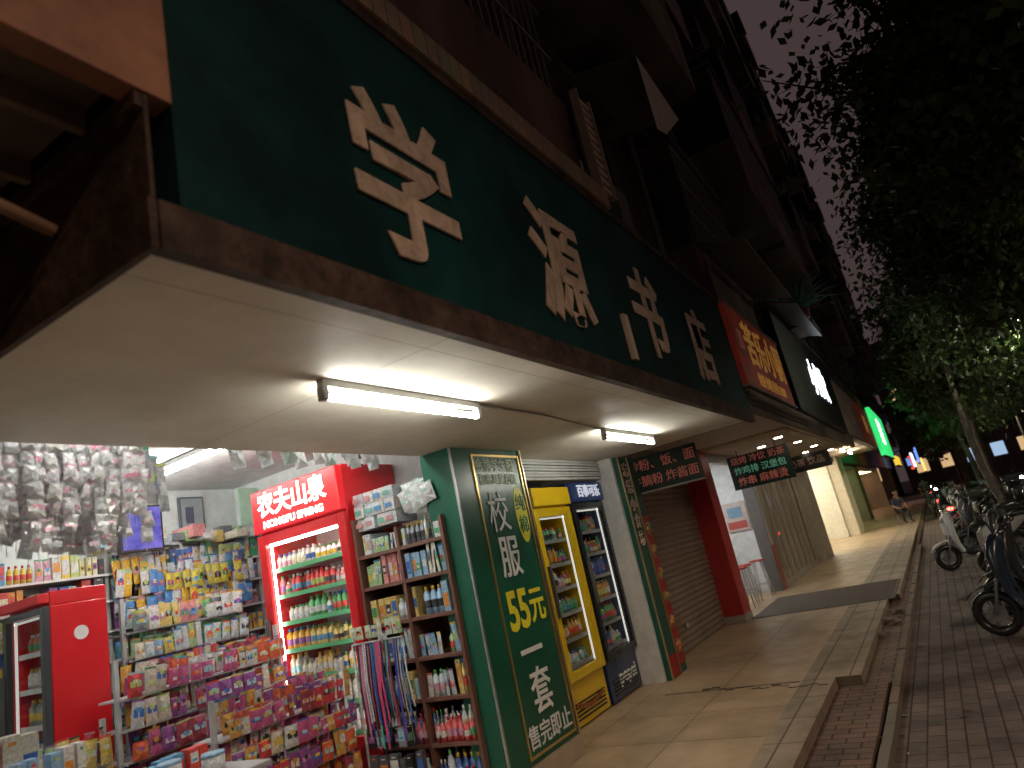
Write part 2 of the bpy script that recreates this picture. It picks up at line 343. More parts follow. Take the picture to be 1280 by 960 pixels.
c1=cooler('beverage_cooler',(4.28,4.8,.1),-math.pi/2,1.12,2.66,.7,RED,(.8,.85,.83),[[(.8,.8,.8),(.7,.7,.6)],[(.5,.2,.1),(.8,.8,.7),(.3,.15,.1)],[(.85,.6,.2),(.8,.75,.6)],[(.85,.45,.05),(.8,.65,.2)],[(.1,.45,.15),(.8,.8,.7)],[(.75,.05,.05),(.8,.3,.3)]],header=.42,base=.38,frame=.09,light=6,bar=(.1,.45,.2),nsh=7)
M_lw=emat('lit_white_letters',(1,.92,.78),2.0,False)
text('农夫山泉',.235,(-.02,-.056,2.49),M_lw,c1,bold=.006,name='header_text',sx=.95)
text('NONGFU SPRING',.09,(-.02,-.056,2.32),M_lw,c1,bold=.003,name='header_subtext',sx=1.1)
c5=cooler('beverage_cooler',(2.52,5.78,.1),-math.pi/2,.6,2.02,.42,RED,(.15,.17,.17),[[(.3,.3,.3),(.4,.45,.4),(.6,.6,.6),(.6,.2,.1)]],header=.10,base=.3,frame=.05,door=(.05,.05,.055),light=.12,hem=.05)
mb=MB(); mb.cyl((.3005,.23,1.7),(.304,.23,1.7),.05,.05,(.75,.72,.7),18); mb.build('round_logo',M_semi,c5)
c3=cooler('beverage_cooler',(6.46,3.46,.02),0,.82,2.3,.65,(.72,.48,.012),(.3,.35,.33),[[(.1,.3,.12),(.4,.1,.05),(.5,.5,.45)],[(.5,.3,.05),(.1,.25,.1)],[(.1,.3,.15),(.6,.6,.6)]],header=.22,base=.4,frame=.09,light=.2,hem=.08,bar=(.25,.27,.25))
c4=cooler('beverage_cooler',(7.32,3.44,.02),0,.82,2.34,.65,(.012,.03,.10),(.25,.3,.31),[[(.05,.1,.35),(.5,.5,.5)],[(.1,.35,.12),(.4,.1,.08)],[(.6,.3,.05),(.2,.2,.25)]],header=.24,base=.42,door=(.015,.018,.025),frame=.07,light=.2,hem=.3,bar=(.25,.25,.27))
M_wt=mat('white_lettering',(.8,.8,.8),.5,var=.1); M_ltw=emat('soft_white_letters',(.8,.85,1),.45,False)
text('百事可乐',.15,(0,-.06,2.22),M_ltw,c4,bold=.003); text('pepsi',.2,(.08,.025,.2),M_wt,c4,bold=.004,sx=1.15)
mb=MB()
for k in range(9):
    a=math.pi*(.15+.7*k/8); mb.box((-.3+k*.07-.03,.012,.2-.08*math.sin(a)),(-.3+k*.07+.03,.0175,.24-.08*math.sin(a)),(.35,.1,.02))
mb.build('base_graphic',M_semi,c3)
ps=empty('product_shelf',(4.32,3.76,.1),-math.pi/2); mb=MB(); g=MB()
BR=(.16,.075,.055)
lv=[.05,.36,.68,.98,1.28,1.58,1.84]
for z in lv: mb.box((-.45,0,z-.03),(.45,.38,z),BR)
for x in (-.47,-.01,.45): mb.box((x,-.005,0),(x+.03,.38,2.0 if x>-.4 else 2.15),BR)
mb.box((-.45,.375,0),(.45,.38,1.98),(.2,.12,.08))
for x in (-.45,.0):
  for i,z in enumerate(lv):
    row(g,x+.04,x+.43,.01,.3,z,.27 if i<6 else .2,'bottle' if i<2 else 'mix',[(.05,.12,.35),(.1,.1,.12),(.6,.65,.7),(.7,.1,.1)] if i<2 else WP,(.03,.065))
    if i<2: row(g,x+.04,x+.43,-.0,.1,z,.22,'bottle',[(.05,.12,.35),(.6,.65,.7),(.7,.1,.1)],(.05,.06))
for i in range(4):
    for j in range(3): 
        dx=R(-.008,.008); g.box((-.44+i*.115+dx,.02+R(0,.03),2.045+j*.105),(-.335+i*.115+dx,.3,2.145+j*.105),random.choice([(.78,.78,.76),(.7,.75,.8),(.78,.72,.7)])); g.box((-.43+i*.115+dx,.017,2.07+j*.105),(-.36+i*.115+dx,.02,2.11+j*.105),random.choice([(.1,.3,.6),(.2,.5,.4),(.6,.3,.3)]))
for k in range(16): g_packet(g,R(.02,.34),R(.10,.16),R(.0,.2),2.02+R(0,.12),R(.14,.22),[(.72,.76,.74),(.65,.72,.68),(.75,.75,.75)],.5,[(.7,.74,.72),(.75,.77,.76),(.4,.6,.55)])
bevel(mb.build('frame',M_semi,ps)); g.build('goods',M_goods,ps)
ln=empty('lanyard_rack',(4.14,3.98,0),-math.pi/2); mb=MB(); mb.M=Matrix.Translation((0,0,-.35)); mb.cyl((-.25,0,1.62),(.28,0,1.62),.008,.008,(.5,.5,.5),6); mb.cyl((-.25,0,.46),(-.25,0,1.62),.01,.01,(.5,.5,.5),6)
for k in range(36):
    x=-.24+k*.014; c=random.choice([(.03,.08,.5),(.75,.1,.25),(.8,.8,.8),(.1,.3,.7),(.75,.3,.5),(.05,.05,.05),(.1,.5,.4)]); y0=R(-.04,.04); L=R(.5,.8); dx=R(-.03,.03)
    mb.quad((x,y0,1.62-.0),(x+.016,y0,1.62),(x+.016+dx*.5,y0-.02,1.62-L/2),(x+dx*.5,y0-.02,1.62-L/2),c)
    mb.quad((x+dx*.5,y0-.02,1.62-L/2),(x+.016+dx*.5,y0-.02,1.62-L/2),(x+.018+dx,y0,1.62-L),(x+dx,y0,1.62-L),c)
mb.build('lanyards',M_goods,ln); 
g=MB(); row(g,-.25,.3,-.02,.02,1.3,.14,'packet',[(.4,.6,.2),(.7,.8,.6)],(.04,.07)); row(g,-.25,.3,-.02,.05,.2,.3,'box',[K,(.1,.1,.12)],(.05,.1)); row(g,-.25,.25,.0,.05,.5,.2,'box',[K,(.3,.3,.35)],(.04,.08)); g.build('packs',M_goods,ln)
def snack_rack(x0,x1,y,z0,z1,pal,n):
    e=empty('snack_rack'); mb=MB(); g=MB()
    for x in (x0,x1): mb.box((x-.015,y+.05,.1),(x+.015,y+.08,z1+.05),(.5,.5,.5))
    for k in range(n):
        z=z0+(z1-z0)*k/n; hh=(z1-z0)/n
        mb.box((x0,y+.0,z-.02),(x1,y+.3,z-.005),(.5,.5,.52))
        for q in range(3): row(g,x0+.02+.03*q,x1,y-.06+.09*q+R(-.02,.02),.1,z-.01+.02*q,hh*(1.0+.06*q),'packet',pal,(.045,.11))
    mb.build('rack',M_semi,e); g.build('snack_packets',M_goods,e)
SN=[(.6,.05,.06),(.55,.1,.25),(.3,.08,.3),(.7,.35,.08),(.7,.6,.5),(.65,.65,.65),(.35,.05,.08),(.7,.12,.05)]
snack_rack(2.75,4.1,5.0,.3,1.5,SN,6)
snack_rack(3.15,4.2,5.6,.9,1.95,WP+[(.2,.5,.2)],5)
snack_rack(3.0,4.15,4.35,.15,1.12,SN,5)
snack_rack(2.1,2.7,5.1,.3,1.15,SN+WP,4)
hp=empty('hanging_snack_packets'); mb=MB(); g=MB()
mb.box((1.35,3.69,2.86),(2.25,3.71,2.88),(.5,.5,.5))
SV=[(.84,.84,.86),(.80,.80,.82),(.82,.74,.78),(.82,.82,.80),(.70,.72,.75)]; SL=[(.85,.85,.87),(.75,.3,.42),(.75,.5,.6),(.6,.62,.68),(.86,.86,.88),(.8,.78,.76)]
for lay in range(3):
  for i in range(17):
    x=1.36+i*.048+R(-.012,.012); y=3.60+lay*.11+R(-.03,.03); n=random.randint(7,9); mb.box((x+.03,y,2.80-.082*n),(x+.033,y+.002,2.88),(.6,.6,.6))
    for j in range(n):
        g_packet(g,x+R(-.012,.012),R(.052,.07),y+R(-.015,.015),2.79-.082*j-R(0,.02),.088,SV,.3,SL)
mb.build('wire',M_semi,hp); g.build('packets',vcmat('foil_packets',.22,metal=.1,var=.3,scale=70),hp)
g=MB(); 
for i in range(4): g_packet(g,2.28+i*.05,.07,3.9+R(-.05,.05),2.5-.05*i,.3,[(.4,.4,.42),(.5,.5,.5)],.2)
g.build('hanging_net_bag',M_goods)
ct=empty('shop_counter'); mb=MB()
mb.box((1.2,3.4,.1),(2.6,4.0,.87),(.6,.58,.55)); mb.box((1.18,3.38,.87),(2.62,4.02,.9),(.35,.35,.36))
bevel(mb.build('cabinet',M_semi,ct)); g=MB()
for k in range(5):
    x=1.85+k*.15;y=R(3.6,3.8);r=.06;h=R(.06,.1); g.cyl((x,y,.9),(x,y,.9+h),r,r,random.choice([(.75,.78,.8),(.6,.7,.8),(.8,.75,.7)]),16); g.cyl((x,y,.9+h),(x,y,.915+h),r*1.05,r*.95,random.choice([(.7,.75,.78),(.8,.8,.8),(.3,.5,.7)]),16)
row(g,1.35,1.95,3.85,.12,.9,.5,'mix',WP,(.04,.08)); row(g,1.3,1.85,3.68,.1,.9,.38,'mix',[(.75,.78,.8),(.3,.5,.75),(.8,.8,.78)],(.03,.07)); row(g,2.0,2.6,3.88,.1,.9,.16,'box',PAL,(.04,.08))
g.build('tubs_and_boxes',M_goods,ct)
tv=empty('television'); mb=MB(); mb.box((3.42,6.1,2.42),(3.82,6.16,2.84),K); mb.cyl((3.62,6.16,2.66),(3.62,6.59,2.72),.02,.02,K); mb.build('case',M_semi,tv)
m,t,b=nt('tv_screen'); b.inputs['Base Color'].default_value=(.01,.01,.02,1); n=_noise(t,7); r=_ramp(t,n.outputs['Fac'],(.01,.02,.35),(.25,.2,.75)); t.links.new(r.outputs[0],b.inputs['Emission Color']); b.inputs['Emission Strength'].default_value=.9
mb=MB(); mb.box((3.44,6.096,2.44),(3.80,6.099,2.82),(1,1,1)); mb.build('screen',m,tv)
pf=empty('wall_poster'); mb=MB(); mb.box((4.3,6.56,2.66),(4.58,6.59,3.0),(.1,.12,.14)); mb.box((4.32,6.555,2.68),(4.56,6.558,2.98),(.35,.38,.4)); mb.box((4.36,6.55,2.72),(4.45,6.553,2.89),(.1,.1,.15)); mb.build('frame',M_semi,pf)
mb=MB(); mb.box((4.75,6.2,2.6),(4.98,6.22,3.0),(.45,.65,.5)); mb.build('hanging_green_sheet',M_matte)
mb=MB()
for k in range(16): mb.box((4.36,3.46+k*.052,2.82),(4.399,3.485+k*.052,3.0),(.16,.17,.17))
mb.box((4.4,3.44,2.8),(4.55,4.28,3.04),(.3,.31,.31)); mb.build('ventilation_grille',M_matte)
mb=MB()
for k in range(14): g_packet(mb,2.9+k*.1,.12,3.75+R(-.1,.1),2.64-R(0,.06),.24,[(.6,.64,.66),(.5,.6,.55),(.65,.65,.65)],.3,[(.6,.65,.66),(.5,.55,.55)])
mb.build('hanging_plastic_bags',M_goods)
mb=MB()
for k in range(34): x=R(3.3,4.9); z=2.5+R(-.03,.03); mb.box((x,R(6.1,6.4),z),(x+R(.06,.14),6.5,z+R(.05,.13)),random.choice(WP))
mb.build('stacked_boxes',M_goods)
# ---------------------------------------------------------------- green pillar
pl=empty('green_pillar')
M_gp=mat('green_pillar_sheet',(.007,.105,.06),.3,var=.3,scale=1,stain=.15)
mb=MB(); mb.box((4.36,3.12,.16),(5.42,3.42,2.6),(1,1,1)); bevel(mb.build('core',M_gp,pl))
mb=MB(); GO=(.75,.55,.22)
x0,x1,z0,z1=4.64,5.40,.2,2.55
for a,b in (((x0,z0),(x0+.02,z1)),((x1-.02,z0),(x1,z1)),((x0+.02,z0),(x1-.02,z0+.02)),((x0+.02,z1-.02),(x1-.02,z1))): mb.box((a[0],3.108,a[1]),(b[0],3.119,b[1]),GO)
mb.box((4.345,3.105,.16),(4.365,3.119,2.6),(.6,.62,.6)); mb.box((5.421,3.1,.16),(5.44,3.42,2.6),(.7,.6,.4))
mb.build('gold_trim',M_metal,pl)
mb=MB(); mb.box((4.35,3.1,.003),(5.43,3.43,.158),(.45,.36,.26)); mb.build('tile_base',M_semi,pl)
M_yel=mat('yellow_lettering',(.85,.75,.03),.5,var=.1)
def ptxt(s,size,x,z,m,bold=.004,sx=1): text(s,size,(x,3.113,z),m,pl,bold=bold,sx=sx,extrude=.002)
ptxt('校',.36,4.90,2.03,M_wt,0,.9); ptxt('服',.36,4.94,1.66,M_wt,sx=.9)
ptxt('55',.42,4.90,1.24,M_yel,.012,.8); ptxt('元',.30,5.2,1.24,M_yel,.006,.85)
ptxt('一',.36,4.97,.9,M_wt); ptxt('套',.36,5.0,.6,M_wt,sx=.9); ptxt('售完即止',.175,5.02,.32,M_wt,.002,1.0)
M_fgr=mat('pale_green_lettering',(.45,.6,.4),.5); ptxt('金牌学生服',.12,4.98,2.45,M_fgr,.001); ptxt('初高夏装校服',.10,5.0,2.33,M_fgr,.001)
mb=MB(); mb.poly([(5.27+.10*math.cos(a*math.pi/12),3.116,2.02+.25*math.sin(a*math.pi/12)) for a in range(24)],(.75,.7,.03)); mb.build('yellow_oval',M_semi,pl)
M_gl=mat('green_lettering',(.01,.15,.08),.5); text('纯',.16,(5.27,3.112,2.11),M_gl,pl,bold=.001,extrude=.002); text('棉',.16,(5.27,3.112,1.92),M_gl,pl,bold=.001,extrude=.002)
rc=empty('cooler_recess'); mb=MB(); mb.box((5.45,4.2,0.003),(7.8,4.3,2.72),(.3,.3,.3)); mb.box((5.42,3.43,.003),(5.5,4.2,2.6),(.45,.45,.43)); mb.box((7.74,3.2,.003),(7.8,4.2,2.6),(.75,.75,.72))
for k in range(7): mb.box((5.46,3.36-.008*(k%2),2.38+k*.032),(7.73,3.4,2.405+k*.032),(.6,.62,.6))
mb.build('walls',M_semi,rc)
# ---------------------------------------------------------------- snack stall column
sc=empty('snack_stall_column'); mb=MB(); mb.box((7.81,3.14,.003),(8.35,3.6,2.6),(.012,.10,.07)); mb.build('core',M_semi,sc)
mb=MB(); mb.box((7.80,3.125,.003),(7.83,3.138,2.6),(.75,.6,.3)); mb.box((8.1,3.125,.003),(8.12,3.138,2.6),(.7,.55,.3)); mb.build('gold_edge',M_metal,sc)
M_pink=mat('pink_lettering',(.7,.48,.4),.5)
for k,ch in enumerate('忘乐小食坊'): text(ch,.19,(7.965,3.13,2.42-.21*k),M_pink,sc,bold=.001)
mb=MB(); mb.box((8.13,3.128,.1),(8.34,3.138,1.85),(.40,.025,.02))
for k in range(6):
    z=.2+k*.28; mb.cyl((8.235,3.127,z+.1),(8.235,3.124,z+.1),.08,.08,(.4,.33,.25),14); 
    for j in range(9): mb.cyl((8.235+R(-.05,.05),3.1235-j*.0003,z+.1+R(-.05,.05)),(8.235+R(-.05,.05),3.121-j*.0003,z+.1+R(-.05,.05)),.03,.02,random.choice([(.6,.25,.05),(.6,.35,.1),(.2,.35,.08),(.5,.1,.03)]),7)
mb.box((7.84,3.128,.02),(8.09,3.137,.25),(.35,.01,.01)); mb.build('food_posters',M_semi,sc)
mbd=empty('hanging_menu_board'); mb=MB(); mb.box((8.36,2.32,2.14),(8.4,3.26,2.58),(.008,.03,.025)); mb.box((8.35,2.30,2.12),(8.41,3.28,2.14),(.4,.4,.38)); mb.cyl((8.38,2.5,2.58),(8.38,2.5,2.8),.006,.006,(.4,.4,.4)); mb.cyl((8.38,3.1,2.58),(8.38,3.1,2.8),.006,.006,(.4,.4,.4)); mb.build('board',M_semi,mbd)
M_rl=mat('red_lettering',(.7,.2,.15),.5,var=.1,emit=.08); text('炒粉、饭、面',.15,(8.355,2.79,2.46),M_rl,mbd,'-X',.0); text('牛腩粉 炸酱面',.145,(8.355,2.79,2.26),M_rl,mbd,'-X',.0)
rs=empty('roller_shutter'); mb=MB()
for k in range(30):
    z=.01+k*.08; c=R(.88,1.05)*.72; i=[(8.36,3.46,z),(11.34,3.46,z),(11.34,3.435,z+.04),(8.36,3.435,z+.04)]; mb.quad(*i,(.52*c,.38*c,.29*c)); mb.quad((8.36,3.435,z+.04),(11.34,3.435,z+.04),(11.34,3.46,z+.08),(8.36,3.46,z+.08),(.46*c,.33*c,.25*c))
mb.box((8.36,3.38,2.41),(11.34,3.7,2.8),(.28,.22,.18)); mb.box((8.36,3.40,.003),(8.42,3.43,2.4),(.3,.28,.26)); mb.box((9.5,3.42,.3),(9.6,3.43,.36),(.6,.6,.6))
mb.build('slats',vcmat('shutter_metal',.45,var=.45,scale=1.5,streak=True),rs)
mb=MB(); mb.box((11.35,3.12,.12),(11.8,3.7,2.8),(.5,.03,.028)); mb.box((11.34,3.11,.003),(11.81,3.7,.118),(.4,.35,.3)); bevel(mb.build('red_column',M_semi))
# ---------------------------------------------------------------- second canopy and signs
c2n=empty('neighbour_canopy'); mb=MB()
mb.box((8.03,1.58,2.8),(21,3.4,3.0),(.62,.53,.43))
for k in range(40): mb.box((11.5+k*.2,1.7,2.755),(11.56+k*.2,3.2,2.8),(.7,.6,.46))
mb.box((8.03,1.52,2.74),(21,1.577,3.0),(.18,.14,.11)); mb.build('soffit',M_matte,c2n)
mb=MB()
for k in range(3): mb.box((8.1,1.46-.04*k,2.96-.05*k),(13,1.5-.04*k,2.985-.05*k),(.3,.26,.22))
mb.build('gutter_rails',M_matte,c2n)
M_dl=emat('downlight_glow',(1,.88,.66),34)
for x,y in ((12.4,2.0),(13.4,2.5),(14.4,2.0),(15.4,2.5),(16.6,2.0),(18,2.4),(19.5,2.0)):
    e=empty('downlight',(x,y,2.74)); mb=MB(); mb.cyl((0,0,0),(0,0,.02),.09,.09,W,14); mb.build('rim',M_matte,e); mb=MB(); mb.cyl((0,0,-.006),(0,0,-.002),.07,.07,W,14); mb.build('lens',M_dl,e)
rsn=empty('restaurant_sign'); M_rs=mat('red_sign_sheet',(.50,.055,.035),.5,var=.35,scale=2,emit=.06,stain=.2)
mb=MB(); mb.box((8.08,1.44,3.03),(11.35,1.54,4.06),(1,1,1)); mb.build('panel',M_rs,rsn)
mb=MB(); mb.box((8.05,1.42,3.0),(11.38,1.55,3.028),(.4,.36,.32)); mb.box((8.05,1.42,4.062),(11.38,1.55,4.09),(.35,.3,.26)); mb.build('frame',M_matte,rsn)
M_ol=mat('orange_lettering',(.8,.40,.08),.5,emit=.16,var=.1); text('苦乐小厨',.64,(9.98,1.435,3.62),M_ol,rsn,bold=.01); 
text('快餐 炒粉 外卖 13800',.2,(9.8,1.435,3.17),M_ol,rsn,bold=.0)
mb=MB(); mb.cyl((8.42,1.437,3.62),(8.42,1.43,3.62),.2,.2,(.6,.5,.4),16); mb.build('round_logo',M_matte,rsn)
text('苦',.28,(8.42,1.425,3.62),M_rl,rsn,bold=.002)
def fascia(name,x0,x1,z0,z1,y,col,emit=0,txt=None,tm=None,ts=.6,tx=None):
    e=empty(name); mb=MB(); mb.box((x0,y,z0),(x1,y+.15,z1),col); mb.build('panel',vcmat(name+'_m',.5,emit=emit,var=.3,scale=2),e)
    mb=MB(); mb.box((x0-.03,y-.02,z0-.04),(x1+.03,y+.16,z0),(.1,.08,.07)); mb.box((x0-.03,y-.02,z1),(x1+.03,y+.16,z1+.04),(.1,.08,.07)); mb.build('frame',M_matte,e)
    if txt: text(txt,ts,(tx or (x0+x1)/2,y-.01,(z0+z1)/2),tm,e,bold=.01)
    return e
M_bw=emat('lit_sign_letters',(.85,.95,1),4,False)
fascia('dark_shop_sign',12.0,19.4,3.05,4.9,1.45,(.012,.012,.016),0,'小龙坎',M_bw,.85,16.2)
fascia('brown_shop_sign',19.6,24.5,3.0,4.5,1.45,(.28,.2,.16),.04,'便利店',M_pink,.7)
fascia('red_shop_sign',24.8,30.5,3.0,4.5,1.45,(.3,.04,.03),.1,'烟酒',M_ol,.7)
fascia('green_lit_sign',31,39,2.7,4.7,1.3,(.04,.72,.18),1.3,'药房',emat('g_w',(.9,1,.9),3,False),1.2,34)
fascia('yellow_lit_sign',41,46,2.4,2.9,1.3,(.9,.55,.05),1.3)
fascia('blue_lit_sign',52,57,2.4,2.9,1.0,(.2,.35,.9),1.0)
fascia('red_lit_sign',59,63,2.2,3.2,1.0,(.9,.08,.05),1.5); fascia('white_lit_sign',65,70,2.4,3.6,.9,(.8,.9,1),2.0); fascia('blue_lit_sign',72,80,2.8,4.6,.6,(.15,.3,.9),1.6); fascia('orange_lit_sign',82,88,2.0,3.4,.4,(1,.5,.1),2.5)
b2=empty('hanging_menu_board'); mb=MB(); mb.box((13.0,2.0,2.05),(13.05,3.1,2.66),(.01,.035,.03)); mb.cyl((13.02,2.2,2.66),(13.02,2.2,2.8),.008,.008,K); mb.cyl((13.02,2.9,2.66),(13.02,2.9,2.8),.008,.008,K); mb.build('board',M_semi,b2)
M_gr2=mat('green_glow_lettering',(.2,.6,.4),.5,emit=.2)
text('烧烤 冷饮 奶茶',.15,(12.99,2.55,2.56),M_rl,b2,'-X',.0); text('炸鸡排 汉堡包',.15,(12.99,2.55,2.37),M_gr2,b2,'-X',.0); text('炸串 麻辣烫',.17,(12.99,2.55,2.17),M_rl,b2,'-X',.001)
b3=empty('hanging_menu_board'); mb=MB(); mb.box((18.0,1.9,2.3),(18.05,3.0,2.7),(.02,.02,.02)); mb.build('board',M_semi,b3); text('奶茶 饮品',.2,(17.99,2.45,2.5),M_pink,b3,'-X',.001)
def room(name,x0,x1,depth,wall,light,ls,zt=2.75,y0=3.3,front=0):
    e=empty(name); mb=MB()
    mb.box((x0,y0+depth,.003),(x1,y0+depth+.1,zt),wall); mb.box((x0,y0,.003),(x0+.08,y0+depth,zt),wall); mb.box((x1-.08,y0,.003),(x1,y0+depth,zt),wall); mb.box((x0,y0,zt),(x1,y0+depth,zt+.1),wall)
    mb.build('walls',M_matte,e)
    mb=MB(); n=max(1,int((x1-x0)/2))
    for k in range(n):
        xx=x0+(k+.5)*(x1-x0)/n; mb.box((xx-.06,y0+.4,zt-.04),(xx+.06,y0+.4+min(1.8,depth-.8),zt-.015),W)
    mb.build('ceiling_lights',emat(name+'_light',light,ls),e); return e
r1=room('snack_shop',11.8,15.2,3.2,(.78,.80,.80),(.95,1,1),50)
mb=MB(); 
mb.box((14.9,3.2,.003),(15.2,3.4,2.6),(.7,.7,.7)); mb.box((11.8,3.2,2.6),(15.2,3.3,2.8),(.3,.28,.26))
mb.box((14.86,3.17,.003),(14.9,3.42,2.6),(.15,.14,.13)); mb.box((14.9,3.16,.003),(15.2,3.198,.9),(.45,.1,.09))
mb.box((14.2,4.2,.9),(15.1,4.24,1.2),(.55,.03,.03)); mb.box((14.3,4.2,.1),(15.1,4.6,.9),(.7,.7,.7)); mb.box((12.4,6.35,.9),(14.8,6.45,1.2),(.6,.05,.05)); mb.box((12.9,6.38,1.4),(13.8,6.44,2.1),(.7,.2,.1)); mb.box((14.1,6.38,1.4),(14.9,6.44,2.1),(.2,.4,.6))
mb.box((15.08,3.5,1.3),(15.11,4.0,1.9),(.6,.5,.45)); mb.box((15.07,3.55,1.35),(15.079,3.95,1.5),(.5,.1,.08)); mb.box((15.07,3.6,1.58),(15.079,3.9,1.8),(.2,.35,.5))
mb.box((12.2,3.9,.72),(13.6,4.5,.76),(.6,.04,.04))
for x in (12.25,13.5):
    for y in (3.95,4.42): mb.box((x,y,.003),(x+.04,y+.04,.72),(.5,.5,.5))
mb.build('fittings',M_semi,r1)
def stool(x,y,z=0,s=1):
    e=empty('metal_stool',(x,y,z)); e.scale=(1,1,s); mb=MB(); mb.cyl((0,0,.68),(0,0,.71),.15,.15,(.55,.04,.04),14)
    for a in range(4):
        t=math.pi/4+a*math.pi/2; mb.cyl((.1*math.cos(t),.1*math.sin(t),.68),(.19*math.cos(t),.19*math.sin(t),.003),.012,.012,(.5,.5,.5),6)
    for a in range(4):
        t=math.pi/4+a*math.pi/2;t2=t+math.pi/2; mb.cyl((.16*math.cos(t),.16*math.sin(t),.25),(.16*math.cos(t2),.16*math.sin(t2),.25),.009,.009,(.5,.5,.5),6)
    mb.build('stool_frame',M_semi,e)
stool(13.0,3.45); stool(13.6,3.5); stool(14.3,3.4)
r2=room('glass_front_shop',15.2,20.2,3,(.42,.37,.30),(1,.88,.68),8)
mb=MB()
for k in range(8): mb.box((15.25+k*.7,3.2,.003),(15.31+k*.7,3.27,2.6),(.6,.55,.48))
mb.box((15.2,3.2,2.6),(20.2,3.28,2.8),(.5,.44,.38)); mb.box((15.2,3.17,.003),(20.2,3.19,.12),(.5,.45,.4)); mb.build('door_frames',M_semi,r2)
mb=MB(); mb.quad((15.2,3.24,.1),(20.2,3.24,.1),(20.2,3.24,2.5),(15.2,3.24,2.5),(1,1,1)); mb.build('glass',M_glass,r2)
mb=MB(); mb.box((20.2,3.0,.003),(21.6,3.5,3),(.6,.55,.45)); mb.build('shop_column',M_matte)
room('bright_shop',21.6,29,3,(.8,.77,.66),(1,.94,.76),75,2.9)
mb=MB(); mb.box((29,2.9,.003),(31,3.5,3),(.7,.62,.48)); mb.box((21.003,1.6,3.0),(31,3.4,3.1),(.6,.5,.38)); mb.build('shop_column',M_matte)
room('corner_shop',31,40,3,(.5,.45,.35),(1,.8,.5),8,2.7)
room('far_shop',42,58,3,(.5,.4,.3),(1,.7,.4),8,2.7)
tube(24.5,2.2,2.95,1.5,m=emat('bright_shop_tube',(1,.95,.8),110)); tube(27,2.2,2.95,1.5,m=bpy.data.materials['bright_shop_tube'])
# ---------------------------------------------------------------- apartment building
ap=empty('apartment_building'); mb=MB(); gl=MB(); bars=MB()
base=(.18,.13,.10); S=.7
def sc3(c,k=S): return tuple(v*k for v in c)
mb.box((-6,2.3,4.0),(75,3.2,31),base); mb.box((-6,3.0,2.85),(75,3.2,4.0),(.16,.12,.1))
for k in range(9):
    z=4.35+3.0*k
    mb.box((-6,1.95,z-.14),(75,2.3,z),sc3((.3,.23,.18)))
    x=-5.2
    while x<72:
        w=R(2.6,3.4); typ=random.choice(['bal','win','bal','cage'])
        near=(x<32 and k<5)
        if typ=='bal':
            yo=R(1.05,1.3) if k>0 else 1.65
            mb.box((x,yo,z-.12),(x+w,2.3,z+.02),sc3((.28,.21,.17))); mb.box((x,yo,z+.02),(x+w,yo+.1,z+.95),tuple(c*R(.7,1.5)*S for c in (.28,.2,.16)))
            mb.box((x,yo+.1,z+.02),(x+.1,2.3,z+.95),base); mb.box((x+w-.1,yo+.1,z+.02),(x+w,2.3,z+.95),base)
            if near:
                n=int(w/.13)
                for i in range(n): bars.box((x+.05+i*.13,yo+.02,z+.95),(x+.068+i*.13,yo+.038,z+2.5),(.16,.135,.115))
                for zz in (1.4,1.9,2.45): bars.box((x,yo+.01,z+zz),(x+w,yo+.045,z+zz+.03),(.16,.135,.115))
            mb.box((x,yo-.03,z+2.6),(x+w,2.3,z+2.66),sc3((.2,.16,.14)))
            gl.box((x+.3,2.27,z+.2),(x+w-.3,2.29,z+2.3),(.02,.022,.028))
            if random.random()<.5:
                for i in range(6): mb.box((x+.3+i*.3,yo+.4,z+1.2),(x+.52+i*.3,yo+.42,z+2.2),sc3(random.choice([(.4,.3,.3),(.1,.12,.25),(.5,.48,.45),(.3,.1,.08)])))
        else:
            gl.box((x+.5,2.27,z+.9),(x+w-.5,2.29,z+2.3),(.02,.022,.028))
            for q in (x+.45,x+w/2,x+w-.5): mb.box((q,2.24,z+.85),(q+.06,2.31,z+2.35),sc3((.4,.37,.34)))
            mb.box((x+.3,2.0,z+2.4),(x+w-.3,2.3,z+2.46),sc3((.25,.2,.17)))
            if typ=='cage' and near:
                cg=(.19,.16,.135)
                for i in range(int((w-.6)/.13)): bars.box((x+.3+i*.13,1.62,z+.7),(x+.318+i*.13,1.638,z+2.4),cg)
                for zz in (.7,1.2,1.8,2.4):
                    bars.box((x+.28,1.60,z+zz),(x+w-.3,1.61,z+zz+.03),cg); bars.box((x+.28,1.64,z+zz),(x+.31,2.3,z+zz+.03),cg); bars.box((x+w-.32,1.64,z+zz),(x+w-.3,2.3,z+zz+.03),cg)
                for yy in (1.75,1.9,2.05,2.2): bars.box((x+.3,yy,z+.67),(x+w-.3,yy+.02,z+.69),cg)
            if random.random()<.6:
                mb.box((x+.05,1.75,z+.1),(x+.85,2.1,z+.65),sc3((.38,.34,.3))); mb.box((x+.0,1.7,z+.04),(x+.9,2.3,z+.09),(.1,.09,.08)); mb.cyl((x+.35,1.748,z+.37),(x+.35,1.742,z+.37),.2,.2,(.05,.05,.05),12)
        mb.cyl((x-.15,2.15,z-.2),(x-.15,2.15,z+3.0),.05,.05,sc3((.35,.3,.26)),6,False)
        x+=w+R(.3,.7)
mb.box((-6,1.6,31),(75,3.2,31.4),(.1,.08,.06))
mb.build('facade',M_wall,ap); gl.build('windows',vcmat('dark_window_glass',.1),ap); bars.build('security_bars',M_semi,ap)
gr=MB()
for i in range(11): gr.box((4.86,1.5,4.36+i*.085),(5.10,1.53,4.40+i*.085),(.75,.55,.42))
